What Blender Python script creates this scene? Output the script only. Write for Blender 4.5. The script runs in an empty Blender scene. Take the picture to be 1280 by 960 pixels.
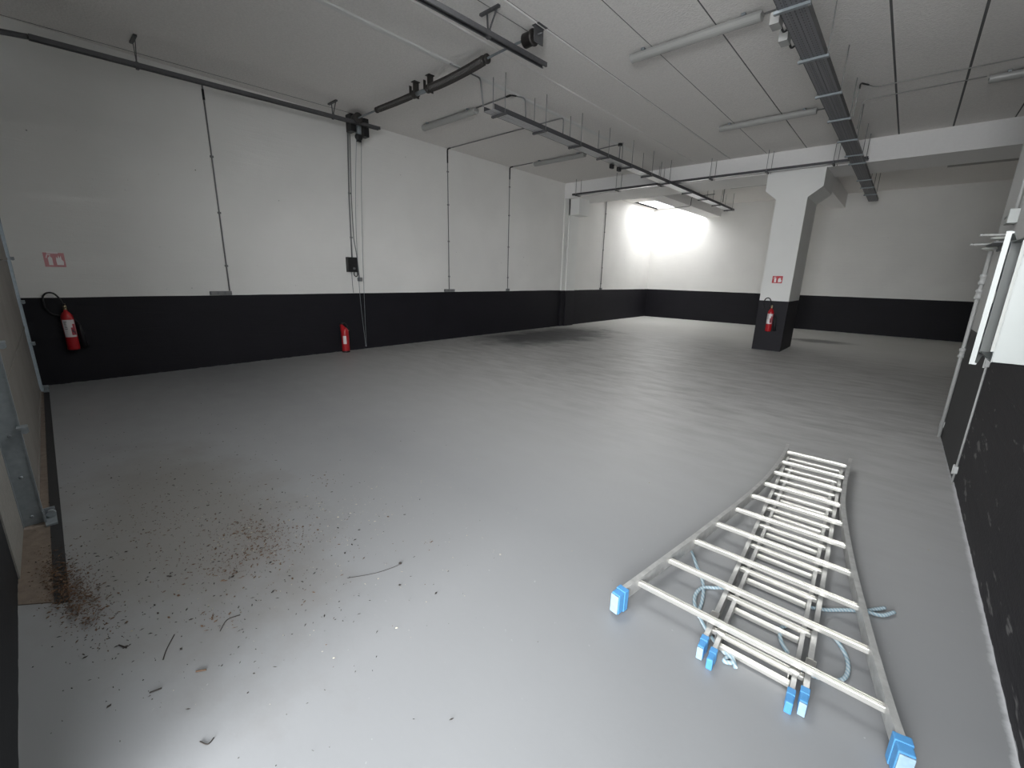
import bpy, bmesh, math, random
from mathutils import Vector, Matrix
C = bpy.context.scene.collection
sc = bpy.context.scene
random.seed(7)

# ------------------------------------------------------------------ camera
CAM_H = 1.55
F_PX = 536.744
yaw, pitch, roll = math.radians(-41.6408), math.radians(14.13285), math.radians(1.34938)
cy_, sy_, cp_, sp_ = math.cos(yaw), math.sin(yaw), math.cos(pitch), math.sin(pitch)
Fw = Vector((sy_*cp_, cy_*cp_, -sp_)); Rt = Vector((cy_, -sy_, 0)); Up = Rt.cross(Fw)
R2 = math.cos(roll)*Rt + math.sin(roll)*Up
U2 = -math.sin(roll)*Rt + math.cos(roll)*Up
cd = bpy.data.cameras.new('camera'); cam = bpy.data.objects.new('camera', cd); C.objects.link(cam)
m = Matrix.Identity(4)
for i in range(3):
    m[i][0] = R2[i]; m[i][1] = U2[i]; m[i][2] = -Fw[i]
m[0][3], m[1][3], m[2][3] = 0, 0, CAM_H
cam.matrix_world = m
cd.sensor_width = 36; cd.sensor_fit = 'HORIZONTAL'; cd.lens = 36*F_PX/1280
cd.clip_start = .02; cd.clip_end = 200
sc.camera = cam

# ------------------------------------------------------------------ light, sky, exposure
sc.view_settings.view_transform = 'Standard'; sc.view_settings.look = 'None'
sc.view_settings.gamma = 1; sc.view_settings.use_curve_mapping = False
sc.view_settings.exposure = 1.52
w = bpy.data.worlds.new('overcast_sky'); sc.world = w; w.use_nodes = True
w.node_tree.nodes['Background'].inputs[0].default_value = (.70, .78, .85, 1)
w.node_tree.nodes['Background'].inputs[1].default_value = 1.5
def area(name, loc, aim, sx, sy, power, col):
    l = bpy.data.lights.new(name, 'AREA'); l.shape = 'RECTANGLE'; l.size = sx; l.size_y = sy
    l.energy = power; l.color = col
    o = bpy.data.objects.new(name, l); C.objects.link(o); o.location = loc
    o.rotation_euler = Vector(aim).to_track_quat('-Z', 'Y').to_euler()
    return o
# overcast daylight comes in through the open doorway the photographer stands in
OPEN_X0, OPEN_X1, OPEN_Z = -1.35, .56, 3.2
pl = area('doorway_daylight', ((OPEN_X0+OPEN_X1)/2, -.62, OPEN_Z/2), (0, 1, 0), OPEN_X1-OPEN_X0, OPEN_Z, 1, (1, 1, 1))
pl.data.cycles.is_portal = True
# unseen area lamps outside that doorway, placed to balance the daylight indoors
area('yard_daylight', (9.5, -5.2, 2.3), (-.5, 1, 0), 12, 4.2, 2100, (.97, .985, 1.0))
area('yard_daylight', (.8, -5.2, 2.5), (0, 1, 0), 3.6, 3.8, 470, (.97, .985, 1.0))
# daylight coming down the skylight shaft over the far left corner
sk_l = area('skylight_daylight', (-7.1, 16.66, 4.27), (0, 0, -1), 1.8, 1.8, 13, (1.0, 1.0, 1.0))
sk_l.data.spread = math.radians(180)
# added fill: an unseen skylight put into the front bay to brighten the hall
area('front_fill_light', (-2.3, 2.8, 4.27), (0, 0, -1), 1.6, 1.7, 15, (.98, 1.0, 1.0))
sc.cycles.use_denoising = True
sc.cycles.max_bounces = 10; sc.cycles.diffuse_bounces = 7

# ------------------------------------------------------------------ materials
def nt(name):
    mt = bpy.data.materials.new(name); mt.use_nodes = True
    t = mt.node_tree; return mt, t, t.nodes['Principled BSDF']
def simple(name, col, rough=.6, metal=0., spec=.5, bump=0., scale=60., var=0., emit=None):
    mt, t, b = nt(name)
    b.inputs['Base Color'].default_value = (*col, 1); b.inputs['Roughness'].default_value = rough
    b.inputs['Metallic'].default_value = metal; b.inputs['Specular IOR Level'].default_value = spec
    geo = t.nodes.new('ShaderNodeNewGeometry')
    n = t.nodes.new('ShaderNodeTexNoise'); n.inputs['Scale'].default_value = scale; n.inputs['Detail'].default_value = 5
    t.links.new(geo.outputs['Position'], n.inputs['Vector'])
    if var:
        mx = t.nodes.new('ShaderNodeMix'); mx.data_type = 'RGBA'
        mx.inputs[6].default_value = (*[c*(1-var) for c in col], 1); mx.inputs[7].default_value = (*[min(1, c*(1+var)) for c in col], 1)
        t.links.new(n.outputs['Fac'], mx.inputs[0]); t.links.new(mx.outputs[2], b.inputs['Base Color'])
    if bump:
        bp = t.nodes.new('ShaderNodeBump'); bp.inputs['Strength'].default_value = bump; bp.inputs['Distance'].default_value = .01
        t.links.new(n.outputs['Fac'], bp.inputs['Height']); t.links.new(bp.outputs[0], b.inputs['Normal'])
    if emit:
        b.inputs['Emission Color'].default_value = (*emit[:3], 1); b.inputs['Emission Strength'].default_value = emit[3]
    return mt
def math_node(t, op, a, b_=None, c=None):
    n = t.nodes.new('ShaderNodeMath'); n.operation = op
    for i, v in enumerate((a, b_, c)):
        if v is None: continue
        if hasattr(v, 'links'): t.links.new(v, n.inputs[i])
        else: n.inputs[i].default_value = v
    return n.outputs[0]
def noise(t, vec, scale, detail=4, rough=.5, stretch=None):
    if stretch:
        mp = t.nodes.new('ShaderNodeMapping'); mp.inputs['Scale'].default_value = stretch
        t.links.new(vec, mp.inputs[0]); vec = mp.outputs[0]
    n = t.nodes.new('ShaderNodeTexNoise'); n.inputs['Scale'].default_value = scale
    n.inputs['Detail'].default_value = detail; n.inputs['Roughness'].default_value = rough
    t.links.new(vec, n.inputs['Vector']); return n.outputs['Fac']
def ramp(t, fac, a, b_):
    n = t.nodes.new('ShaderNodeMapRange'); n.clamp = True
    n.inputs['From Min'].default_value = a; n.inputs['From Max'].default_value = b_
    t.links.new(fac, n.inputs['Value']); return n.outputs[0]
def mixc(t, fac, a, b_):
    n = t.nodes.new('ShaderNodeMix'); n.data_type = 'RGBA'
    if hasattr(fac, 'links'): t.links.new(fac, n.inputs[0])
    else: n.inputs[0].default_value = fac
    for i, v in ((6, a), (7, b_)):
        if hasattr(v, 'links'): t.links.new(v, n.inputs[i])
        else: n.inputs[i].default_value = (*v, 1)
    return n.outputs[2]

def wall_mat(name, white, black, dado=1.14, scuff=.3, brick=1., scratches=0.):
    """white paint over block masonry above, black paint below the dado line"""
    mt, t, b = nt(name)
    g = t.nodes.new('ShaderNodeNewGeometry').outputs['Position']
    sx = t.nodes.new('ShaderNodeSeparateXYZ'); t.links.new(g, sx.inputs[0]); z = sx.outputs[2]
    wob = noise(t, g, 1.3, 3)
    zz = math_node(t, 'ADD', z, math_node(t, 'MULTIPLY', math_node(t, 'SUBTRACT', wob, .5), .016))
    isw = math_node(t, 'GREATER_THAN', zz, dado)
    wn = noise(t, g, .8, 5)
    wc = mixc(t, wn, [c*.86 for c in white], [min(1, c*1.07) for c in white])
    # thin dark shallow marks that follow the block courses
    cm = noise(t, g, 1.0, 6, .75, (1.1, 1.1, 22))
    mk = ramp(t, cm, .66, .74)
    wc = mixc(t, math_node(t, 'MULTIPLY', mk, .28*brick), wc, [c*.6 for c in white])
    # small pits
    pt = noise(t, g, 22, 1)
    wc = mixc(t, math_node(t, 'MULTIPLY', ramp(t, pt, .80, .83), .7), wc, (.08, .08, .08))
    bn = noise(t, g, 2.2, 5)
    bc = mixc(t, bn, [c*.8 for c in black], [c*1.25 for c in black])
    if scratches:
        s1 = noise(t, g, 3.0, 3, .6, (1, 1.2, 5)); 
        sc_ = math_node(t, 'MULTIPLY', ramp(t, s1, .62, .68), scratches)
        bc = mixc(t, sc_, bc, (.30, .29, .28))
    # chalky unpainted line right above the floor
    ed = noise(t, g, 9, 4)
    lim = math_node(t, 'MULTIPLY', ramp(t, ed, .42, .62), .009)
    ln = math_node(t, 'MULTIPLY', math_node(t, 'LESS_THAN', z, lim), scuff)
    bc = mixc(t, ln, bc, (.55, .55, .55))
    col = mixc(t, isw, bc, wc)
    t.links.new(col, b.inputs['Base Color'])
    b.inputs['Roughness'].default_value = .62; b.inputs['Specular IOR Level'].default_value = .28
    # block courses in relief
    h = noise(t, g, 1.0, 5, .65, (2.2, 2.2, 14))
    h2 = noise(t, g, 55, 3)
    course = math_node(t, 'PINGPONG', math_node(t, 'ADD', z, math_node(t, 'MULTIPLY', wob, .01)), .115)
    cr = ramp(t, course, 0., .012)
    hh = math_node(t, 'ADD', math_node(t, 'MULTIPLY', h, .9), math_node(t, 'ADD', math_node(t, 'MULTIPLY', h2, .22), math_node(t, 'MULTIPLY', cr, .12)))
    bp = t.nodes.new('ShaderNodeBump'); bp.inputs['Strength'].default_value = .5*brick; bp.inputs['Distance'].default_value = .012
    t.links.new(hh, bp.inputs['Height']); t.links.new(bp.outputs[0], b.inputs['Normal'])
    return mt

M = {}
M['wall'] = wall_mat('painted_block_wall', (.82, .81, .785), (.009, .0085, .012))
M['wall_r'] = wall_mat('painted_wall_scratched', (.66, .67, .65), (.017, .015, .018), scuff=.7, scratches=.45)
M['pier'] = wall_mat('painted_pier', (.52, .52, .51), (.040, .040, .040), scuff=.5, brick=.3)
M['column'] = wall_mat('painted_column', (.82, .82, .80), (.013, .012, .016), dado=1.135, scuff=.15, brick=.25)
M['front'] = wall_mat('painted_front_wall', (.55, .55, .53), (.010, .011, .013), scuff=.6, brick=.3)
M['ceiling'] = simple('ceiling_paint', (.80, .775, .75), .75, bump=.8, scale=45, var=.13, spec=.25)
M['ceil_back'] = simple('ceiling_backing', (.12, .12, .12), .9)
M['beam'] = simple('beam_paint', (.82, .81, .80), .7, bump=.15, scale=30, var=.04, spec=.25)
M['ridge'] = simple('ceiling_filler', (.76, .755, .74), .75, bump=.5, scale=25, spec=.2)
M['galv'] = simple('galvanised_steel', (.24, .265, .28), .5, .35, var=.25, scale=35)
M['galv_dark'] = simple('dull_galvanised_steel', (.13, .13, .135), .5, .6, var=.2, scale=25)
M['conduit'] = simple('grey_plastic_conduit', (.20, .20, .20), .5)
M['white_pipe'] = simple('white_painted_pipe', (.42, .42, .41), .45)
M['white_enamel'] = simple('white_enamel', (.33, .345, .33), .35, var=.03, scale=8)
M['white_dull'] = simple('off_white_metal', (.38, .385, .36), .5)
M['bluegrey'] = simple('blue_grey_enamel', (.38, .43, .50), .4)
M['black'] = simple('black_plastic', (.012, .012, .013), .5)
M['greyplastic'] = simple('grey_plastic', (.16, .165, .17), .55)
M['spring'] = simple('oiled_spring_steel', (.060, .055, .052), .45, .5, bump=.4, scale=90, var=.3)
M['red'] = simple('red_lacquer', (.42, .012, .018), .3, var=.1, scale=12)
M['label'] = simple('printed_white_label', (.70, .66, .66), .5)
M['labelred'] = simple('label_red_print', (.40, .05, .07), .5)
M['labelblack'] = simple('label_black_print', (.04, .04, .05), .5)
M['signred'] = simple('sign_red', (.50, .02, .03), .4)
M['signpink'] = simple('glare_sign_red', (.62, .27, .29), .4)  # sign red paled to pink, light reflecting off it put into the colour
M['signwhite'] = simple('sign_white', (.85, .80, .80), .4)
M['brass'] = simple('brass', (.5, .40, .25), .35, .8)
M['alu'] = simple('brushed_aluminium', (.60, .59, .56), .36, .85, var=.14, scale=14, bump=.12)
M['alu_rail'] = simple('weathered_aluminium', (.50, .495, .48), .42, .5, var=.35, scale=22, bump=.2)
M['alu_rung'] = simple('ribbed_aluminium_rung', (.62, .605, .565), .36, .75, var=.05, scale=20)
M['bluecap'] = simple('sky_blue_plastic', (.08, .28, .56), .5, var=.12, scale=30)
M['bluecap_worn'] = simple('worn_sky_blue_plastic', (.28, .40, .50), .6, var=.3, scale=45)
M['concrete'] = simple('raw_stained_concrete', (.15, .118, .092), .85, bump=.6, scale=18, var=.4)
M['strip'] = simple('black_rubber_strip', (.018, .018, .019), .6, var=.3, scale=12)
M['lamp_body'] = simple('grey_lamp_housing', (.30, .30, .29), .5)
M['diffuser'] = simple('grey_lamp_diffuser', (.36, .36, .345), .35)
M['pane'] = simple('skylight_pane', (.9, .9, .9), .4, emit=(.97, .99, 1.0, 1.6))

def rope_mat():
    mt, t, b = nt('blue_white_rope')
    tc = t.nodes.new('ShaderNodeTexCoord')
    wv = t.nodes.new('ShaderNodeTexWave'); wv.inputs['Scale'].default_value = 28; wv.bands_direction = 'DIAGONAL'
    t.links.new(tc.outputs['Object'], wv.inputs['Vector'])
    t.links.new(mixc(t, wv.outputs['Fac'], (.22, .33, .40), (.46, .52, .54)), b.inputs['Base Color'])
    b.inputs['Roughness'].default_value = .85; return mt
M['rope'] = rope_mat()

def floor_mat():
    mt, t, b = nt('grey_floor_paint')
    g = t.nodes.new('ShaderNodeNewGeometry').outputs['Position']
    sx = t.nodes.new('ShaderNodeSeparateXYZ'); t.links.new(g, sx.inputs[0]); X, Y = sx.outputs[0], sx.outputs[1]
    big = noise(t, g, .35, 5, .55)
    streak = noise(t, g, 1.0, 8, .68, (1.6, 5.5, 1))
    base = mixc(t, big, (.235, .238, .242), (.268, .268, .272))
    base = mixc(t, ramp(t, Y, 2.0, 5.5), base, (.47, .465, .455))  # colour lightens with depth to make up for weak light there
    # worn, mottled paint farther into the hall
    far = math_node(t, 'MULTIPLY', ramp(t, Y, 2.2, 6.), ramp(t, streak, .40, .66))
    base = mixc(t, math_node(t, 'MULTIPLY', far, .75), base, (.27, .265, .255))
    rear_lit = math_node(t, 'MULTIPLY', ramp(t, Y, 10.5, 13.2), .85)  # pale rear bay paint, brightened further to carry the skylight's brightness
    base = mixc(t, rear_lit, base, (.66, .655, .63))
    # dark damp stain in front of the pilaster, and a small one behind the column
    def blot(cx, cy, rx, ry, amp, wob):
        dx = math_node(t, 'DIVIDE', math_node(t, 'SUBTRACT', X, cx), rx)
        dy = math_node(t, 'DIVIDE', math_node(t, 'SUBTRACT', Y, cy), ry)
        d = math_node(t, 'SQRT', math_node(t, 'ADD', math_node(t, 'MULTIPLY', dx, dx), math_node(t, 'MULTIPLY', dy, dy)))
        d = math_node(t, 'ADD', d, math_node(t, 'MULTIPLY', math_node(t, 'SUBTRACT', noise(t, g, wob, 6, .65), .5), 1.5))
        return math_node(t, 'MULTIPLY', ramp(t, d, 1.15, .55), amp)
    for a in ((-7.0, 9.4, 1.25, 2.5, .85, 1.6), (-1.6, 14.4, .75, .45, .7, 1.2)):
        base = mixc(t, blot(*a), base, (.035, .035, .040))
    # brownish dirt film near the threshold
    base = mixc(t, blot(-3.2, .45, 1.5, .6, .5, 2.), base, (.15, .132, .112))
    # pale specks and scuffs
    sp = ramp(t, noise(t, g, 38, 2), .75, .79)
    base = mixc(t, math_node(t, 'MULTIPLY', sp, .4), base, (.5, .5, .5))
    sp2 = ramp(t, noise(t, g, 1.0, 6, .8, (7, 3, 1)), .70, .80)
    base = mixc(t, math_node(t, 'MULTIPLY', sp2, .22), base, (.42, .42, .42))
    # unpainted pale edge along the scratched right wall
    ed = math_node(t, 'ADD', X, math_node(t, 'MULTIPLY', noise(t, g, 7, 5, .7), .055))
    edm = math_node(t, 'MULTIPLY', ramp(t, ed, .572, .590), math_node(t, 'LESS_THAN', Y, 6.3))
    base = mixc(t, math_node(t, 'MULTIPLY', edm, .8), base, (.62, .62, .63))
    t.links.new(base, b.inputs['Base Color'])
    rr = math_node(t, 'ADD', .34, math_node(t, 'MULTIPLY', noise(t, g, 1.0, 7, .6, (2.5, 4, 1)), .22))
    t.links.new(rr, b.inputs['Roughness']); b.inputs['Specular IOR Level'].default_value = .5
    bh = math_node(t, 'ADD', math_node(t, 'MULTIPLY', noise(t, g, 1., 6, .6, (2, 6, 1)), .6), math_node(t, 'MULTIPLY', noise(t, g, 45, 2), .25))
    bp = t.nodes.new('ShaderNodeBump'); bp.inputs['Strength'].default_value = .11; bp.inputs['Distance'].default_value = .01
    t.links.new(bh, bp.inputs['Height']); t.links.new(bp.outputs[0], b.inputs['Normal'])
    return mt
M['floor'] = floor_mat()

def leaf_mat():
    mt, t, b = nt('weathered_door_panel')
    g = t.nodes.new('ShaderNodeNewGeometry').outputs['Position']
    n1 = noise(t, g, 2.5, 7, .65, (1, 1, .8)); s = ramp(t, noise(t, g, 1., 6, .7, (9, 9, 2.2)), .60, .72)
    c = mixc(t, n1, (.15, .135, .12), (.27, .255, .235))
    c = mixc(t, math_node(t, 'MULTIPLY', s, .45), c, (.10, .085, .07))
    t.links.new(c, b.inputs['Base Color']); b.inputs['Roughness'].default_value = .7
    return mt
M['leaf'] = leaf_mat()

def perf_mat(name, col, hole=.6):
    """sheet steel with rows of small slots along the length (world Y)"""
    mt, t, b = nt(name)
    g = t.nodes.new('ShaderNodeNewGeometry').outputs['Position']
    sx = t.nodes.new('ShaderNodeSeparateXYZ'); t.links.new(g, sx.inputs[0])
    u = math_node(t, 'ADD', sx.outputs[0], sx.outputs[2])
    a = math_node(t, 'LESS_THAN', math_node(t, 'FRACT', math_node(t, 'DIVIDE', u, .034)), .30)
    c = math_node(t, 'LESS_THAN', math_node(t, 'FRACT', math_node(t, 'DIVIDE', sx.outputs[1], .05)), .5)
    h = math_node(t, 'MULTIPLY', math_node(t, 'MULTIPLY', a, c), hole)
    t.links.new(mixc(t, h, col, (.02, .02, .02)), b.inputs['Base Color'])
    b.inputs['Metallic'].default_value = .55; b.inputs['Roughness'].default_value = .5
    return mt
M['tray'] = perf_mat('perforated_tray_steel', (.22, .22, .235))
M['tray_lit'] = simple('lit_tray_steel', (.55, .55, .56), .28, .7, var=.1, scale=18)  # underside steel, its colour raised for the light it catches
M['tray_shaded'] = simple('shaded_tray_side', (.075, .075, .08), .55, .3)  # tray sides, colour darkened because they face away from the light

# ------------------------------------------------------------------ mesh helpers
class MB:
    def __init__(s): s.bm = bmesh.new()
    def box(s, x0, x1, y0, y1, z0, z1, mtx=None, bev=0):
        r = bmesh.ops.create_cube(s.bm, size=1)
        T = Matrix.Translation(((x0+x1)/2, (y0+y1)/2, (z0+z1)/2)) @ Matrix.Diagonal((abs(x1-x0), abs(y1-y0), abs(z1-z0), 1))
        if mtx: T = mtx @ T
        bmesh.ops.transform(s.bm, matrix=T, verts=r['verts'])
        if bev:
            ed = list({e for v in r['verts'] for e in v.link_edges})
            bmesh.ops.bevel(s.bm, geom=ed, offset=bev, segments=2, affect='EDGES', profile=.6)
        return s
    def poly(s, pts, d, ax='y'):
        """prism: outline pts (2-D) between d[0] and d[1] on axis ax"""
        def P(p, q):
            return {'y': (p[0], q, p[1]), 'x': (q, p[0], p[1]), 'z': (p[0], p[1], q)}[ax]
        a = [s.bm.verts.new(P(p, d[0])) for p in pts]; b = [s.bm.verts.new(P(p, d[1])) for p in pts]
        n = len(pts); s.bm.faces.new(a); s.bm.faces.new(b[::-1])
        for i in range(n): s.bm.faces.new((a[i], b[i], b[(i+1) % n], a[(i+1) % n]))
        return s
    def tube(s, pts, r, n=8, caps=True):
        pts = [Vector(p) for p in pts]; rs = r if isinstance(r, (list, tuple)) else [r]*len(pts)
        up = None; rings = []
        for i, p in enumerate(pts):
            d = (pts[min(i+1, len(pts)-1)] - pts[max(i-1, 0)]).normalized()
            if up is None:
                up = Vector((0, 0, 1)) if abs(d.z) < .9 else Vector((1, 0, 0))
            sd = d.cross(up)
            if sd.length < 1e-4: sd = d.cross(Vector((0, 1, 0)))
            sd.normalize(); up = sd.cross(d).normalized()
            rings.append([s.bm.verts.new(p + rs[i]*(math.cos(a)*sd + math.sin(a)*up)) for a in [2*math.pi*k/n for k in range(n)]])
        for a, b in zip(rings, rings[1:]):
            for k in range(n):
                f = s.bm.faces.new((a[k], a[(k+1) % n], b[(k+1) % n], b[k])); f.smooth = n > 5
        if caps:
            s.bm.faces.new(rings[0]); s.bm.faces.new(rings[-1][::-1])
        return s
    def lathe(s, prof, n=24, mtx=None):
        """prof: (radius, z) pairs"""
        rings = []
        for r, z in prof:
            rings.append([s.bm.verts.new((r*math.cos(2*math.pi*k/n), r*math.sin(2*math.pi*k/n), z)) for k in range(n)])
        for a, b in zip(rings, rings[1:]):
            for k in range(n):
                f = s.bm.faces.new((a[k], a[(k+1) % n], b[(k+1) % n], b[k])); f.smooth = True
        s.bm.faces.new(rings[0][::-1]); s.bm.faces.new(rings[-1])
        if mtx:
            bmesh.ops.transform(s.bm, matrix=mtx, verts=[v for q in rings for v in q])
        return s
    def bar(s, a, b, wx, wy, up=(0, 0, 1), bev=0):
        """rectangular bar from a to b; wx sideways, wy along up"""
        a, b = Vector(a), Vector(b); d = (b-a); L = d.length; d.normalize()
        sd = d.cross(Vector(up)).normalized(); u = sd.cross(d).normalized()
        mt = Matrix((( sd.x, d.x, u.x, (a.x+b.x)/2), (sd.y, d.y, u.y, (a.y+b.y)/2), (sd.z, d.z, u.z, (a.z+b.z)/2), (0, 0, 0, 1)))
        return s.box(-wx/2, wx/2, -L/2, L/2, -wy/2, wy/2, mt, bev)
    def build(s, name, mat, parent=None):
        bmesh.ops.recalc_face_normals(s.bm, faces=s.bm.faces[:])
        me = bpy.data.meshes.new(name); s.bm.to_mesh(me); s.bm.free()
        me.materials.append(M[mat] if isinstance(mat, str) else mat)
        o = bpy.data.objects.new(name, me); C.objects.link(o)
        if parent: o.parent = parent
        return o
def rel(parts_root):
    """children were built in world space: shift them so that they follow their parent's origin"""
    inv = parts_root.matrix_basis.inverted()
    for ch in parts_root.children: ch.matrix_parent_inverse = inv
def tag(o, label=None, cat=None, group=None, kind=None):
    for k, v in (('label', label), ('category', cat), ('group', group), ('kind', kind)):
        if v: o[k] = v
    return o
def thing(name, label, cat, loc=(0, 0, 0), group=None):
    o = bpy.data.objects.new(name, None); C.objects.link(o); o.location = loc; o.empty_display_size = .1
    return tag(o, label, cat, group)
def bend(pts, r=.05, n=4):
    """round the corners of a polyline"""
    pts = [Vector(p) for p in pts]; out = [pts[0]]
    for a, b, c in zip(pts, pts[1:], pts[2:]):
        ra = min(r, (b-a).length*.45, (c-b).length*.45)
        p0 = b + (a-b).normalized()*ra; p1 = b + (c-b).normalized()*ra
        for k in range(n+1):
            t = k/n; out.append((1-t)**2*p0 + 2*t*(1-t)*b + t*t*p1)
    return out + [pts[-1]]
def smooth(pts, n=8):
    pts = [Vector(p) for p in pts]; P = [pts[0]] + pts + [pts[-1]]; out = []
    for i in range(1, len(P)-2):
        for k in range(n):
            t = k/n
            out.append(.5*((2*P[i]) + (-P[i-1]+P[i+1])*t + (2*P[i-1]-5*P[i]+4*P[i+1]-P[i+2])*t*t + (-P[i-1]+3*P[i]-3*P[i+1]+P[i+2])*t**3))
    return out + [pts[-1]]

# ------------------------------------------------------------------ room dimensions
XL, YB, ZC = -8.22, 17.728, 4.283
XR, PX, PY0, PY1 = .567, .545, 4.82, 6.27
BY0, BY1, BZ = 11.45, 12.62, 3.86
XE = 4.2
def yf(x): return -.262 - .026*(min(x, -3.) + 3.)          # the front wall runs very slightly out of square
def struct(o): o['kind'] = 'structure'; return o

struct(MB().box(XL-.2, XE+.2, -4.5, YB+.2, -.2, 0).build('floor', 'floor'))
struct(MB().box(XL-.2, XL, -.6, YB, 0, ZC+.6).build('wall_left', 'wall'))
struct(MB().box(XL-.2, XE+.2, YB, YB+.2, 0, ZC+.6).build('wall_back', 'wall'))
struct(MB().box(XE, XE+.2, PY1, YB, 0, ZC+.6).build('wall_right_rear', 'wall'))
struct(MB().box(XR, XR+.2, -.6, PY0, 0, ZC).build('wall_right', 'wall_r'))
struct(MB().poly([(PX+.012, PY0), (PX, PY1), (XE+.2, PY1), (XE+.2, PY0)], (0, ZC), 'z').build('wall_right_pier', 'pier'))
# front wall with the door opening at the left and the open doorway the photographer stands in
DX0, DX1, DZ = -7.84, -3.69, 3.95
b = MB()
b.poly([(XL, yf(XL)), (DX0, yf(DX0)), (DX0, -.6), (XL, -.6)], (0, ZC), 'z')
b.poly([(DX1, yf(DX1)), (-3, yf(-3)), (OPEN_X0, yf(-3)), (OPEN_X0, -.6), (DX1, -.6)], (0, ZC), 'z')
b.poly([(DX0, yf(DX0)), (DX1, yf(DX1)), (DX1, -.6), (DX0, -.6)], (DZ, ZC), 'z')
b.poly([(OPEN_X0, yf(-3)), (OPEN_X1, yf(-3)), (OPEN_X1, -.6), (OPEN_X0, -.6)], (OPEN_Z, ZC), 'z')
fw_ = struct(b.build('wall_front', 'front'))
# bare strip of wall next to the door stays unpainted: white down to the floor
struct(MB().poly([(DX1, yf(DX1)+.006), (-3.08, yf(-3.08)+.006), (-3.08, yf(-3.08)-.002), (DX1, yf(DX1)-.002)], (0, 1.16), 'z').build('trim_1', simple('bare_render', (.25, .24, .22), .8, bump=.5, scale=30, var=.2)))

# ceiling: planks with open joints at the right, filled ones at the left
b = MB()
seams = [-8.22, -4.32, -3.575, -2.83, -2.09, -1.36, -.635, .09, .82, 1.56, 2.3, 3.03, 4.2]
gaps = {-4.32: .010, -3.575: .012, -2.83: .012, -2.09: .016, -1.36: .016, -.635: .024, .09: .026}
for a, c in zip(seams, seams[1:]):
    xa, xb = a + gaps.get(a, .02)/2*(a > -8), c - gaps.get(c, .02)/2
    for ya, yb in (((-.6, 1.93), (3.67, BY0+.1)) if -3.2 < (a+c)/2 < -1.4 else ((-.6, BY0+.1),)):
        b.box(xa, xb, ya, yb, ZC, ZC+.03)
b.box(XL, -3.12, -.6, BY0+.1, ZC+.03, ZC+.12); b.box(-1.48, XE, -.6, BY0+.1, ZC+.03, ZC+.12)
b.box(-3.12, -1.48, -.6, 1.93, ZC+.03, ZC+.12); b.box(-3.12, -1.48, 3.67, BY0+.1, ZC+.03, ZC+.12)
# rear bay with the skylight opening
SX0, SX1, SY0, SY1 = -8.05, -6.15, 15.72, 17.60
b.box(XL, XE, BY0+.1, SY0, ZC, ZC+.12); b.box(XL, SX0, SY0, YB, ZC, ZC+.12)
b.box(SX1, XE, SY0, YB, ZC, ZC+.12); b.box(SX0, SX1, SY1, YB, ZC, ZC+.12)
struct(b.build('ceiling', 'ceiling'))
for i, (x, g_) in enumerate(((-2.83, .012), (-2.09, .016), (-1.36, .016), (-.635, .024), (.09, .026), (.82, .02), (1.56, .02), (-3.575, .010))):
    struct(MB().box(x-g_/2, x+g_/2, 3.7 if x < -1.5 else -.5, BY0, ZC+.003, ZC+.029).build('trim_%d' % (i+6), 'ceil_back'))
for i, (x, ww, mat) in enumerate(((-5.08, .11, 'ridge'), (-3.592, .012, 'ridge'), (-4.332, .006, 'ridge'))):
    struct(MB().poly([(x-ww/2, ZC+.001), (x-ww/4, ZC-.010), (x+ww/4, ZC-.010), (x+ww/2, ZC+.001)], (0, BY0-.3 if i else 9.6)).build('trim_%d' % (i+2), mat))
# skylight shaft and pane
b = MB()
b.box(SX0-.06, SX0, SY0-.06, SY1+.06, ZC+.0, ZC+.7); b.box(SX1, SX1+.06, SY0-.06, SY1+.06, ZC+.0, ZC+.7)
b.box(SX0, SX1, SY0-.06, SY0, ZC, ZC+.7); b.box(SX0, SX1, SY1, SY1+.06, ZC, ZC+.7)
shaft = struct(b.build('window_1', 'beam'))
MB().box(SX0, SX1, SY0, SY1, ZC+.04, ZC+.06).build('pane', 'pane', shaft)

b = MB(); b.box(-3.18, -3.12, 1.87, 3.73, ZC, ZC+.4); b.box(-1.48, -1.42, 1.87, 3.73, ZC, ZC+.4); b.box(-3.12, -1.48, 1.87, 1.93, ZC, ZC+.4); b.box(-3.12, -1.48, 3.67, 3.73, ZC, ZC+.4)  # shaft of the added skylight, out of view, there for fill light
fill_shaft = struct(b.build('added_skylight', 'beam'))
MB().box(-3.12, -1.48, 1.93, 3.67, ZC+.04, ZC+.06).build('pane', 'pane', fill_shaft)  # glowing pane of the added fill skylight

# beams
struct(MB().box(XL, XE, BY0, BY1, BZ, ZC).build('ceiling_beam_cross', 'beam'))
struct(MB().box(-6.13, -5.61, BY1, YB, 3.845, ZC).build('ceiling_beam_rear', 'beam'))
struct(MB().box(-2.42, -1.91, BY1, YB, 3.865, ZC).build('ceiling_beam_rear', 'beam'))
# column with haunched head
CX0, CX1 = -2.50, -1.915
b = MB()
b.poly([(CX0, 0), (CX1, 0), (CX1+.01, 3.30), (-1.66, 3.49), (-1.66, BZ), (-2.72, BZ), (-2.72, 3.49), (CX0+.01, 3.30)], (11.36, 12.58))
col = b.build('concrete_column', 'column')
tag(col, 'freestanding white column with flared head and black painted foot', 'column', kind='structure')
# pilaster on the left wall
b = MB()
b.box(XL, -8.125, 11.64, 12.12, 0, BZ); b.box(XL, -8.17, 11.44, 11.64, 0, BZ); b.box(XL, -7.80, 11.64, 12.20, 3.40, BZ)
tag(b.build('wall_pilaster', 'column'), 'white pilaster with corbel against the left wall', 'pilaster', kind='structure')

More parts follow.
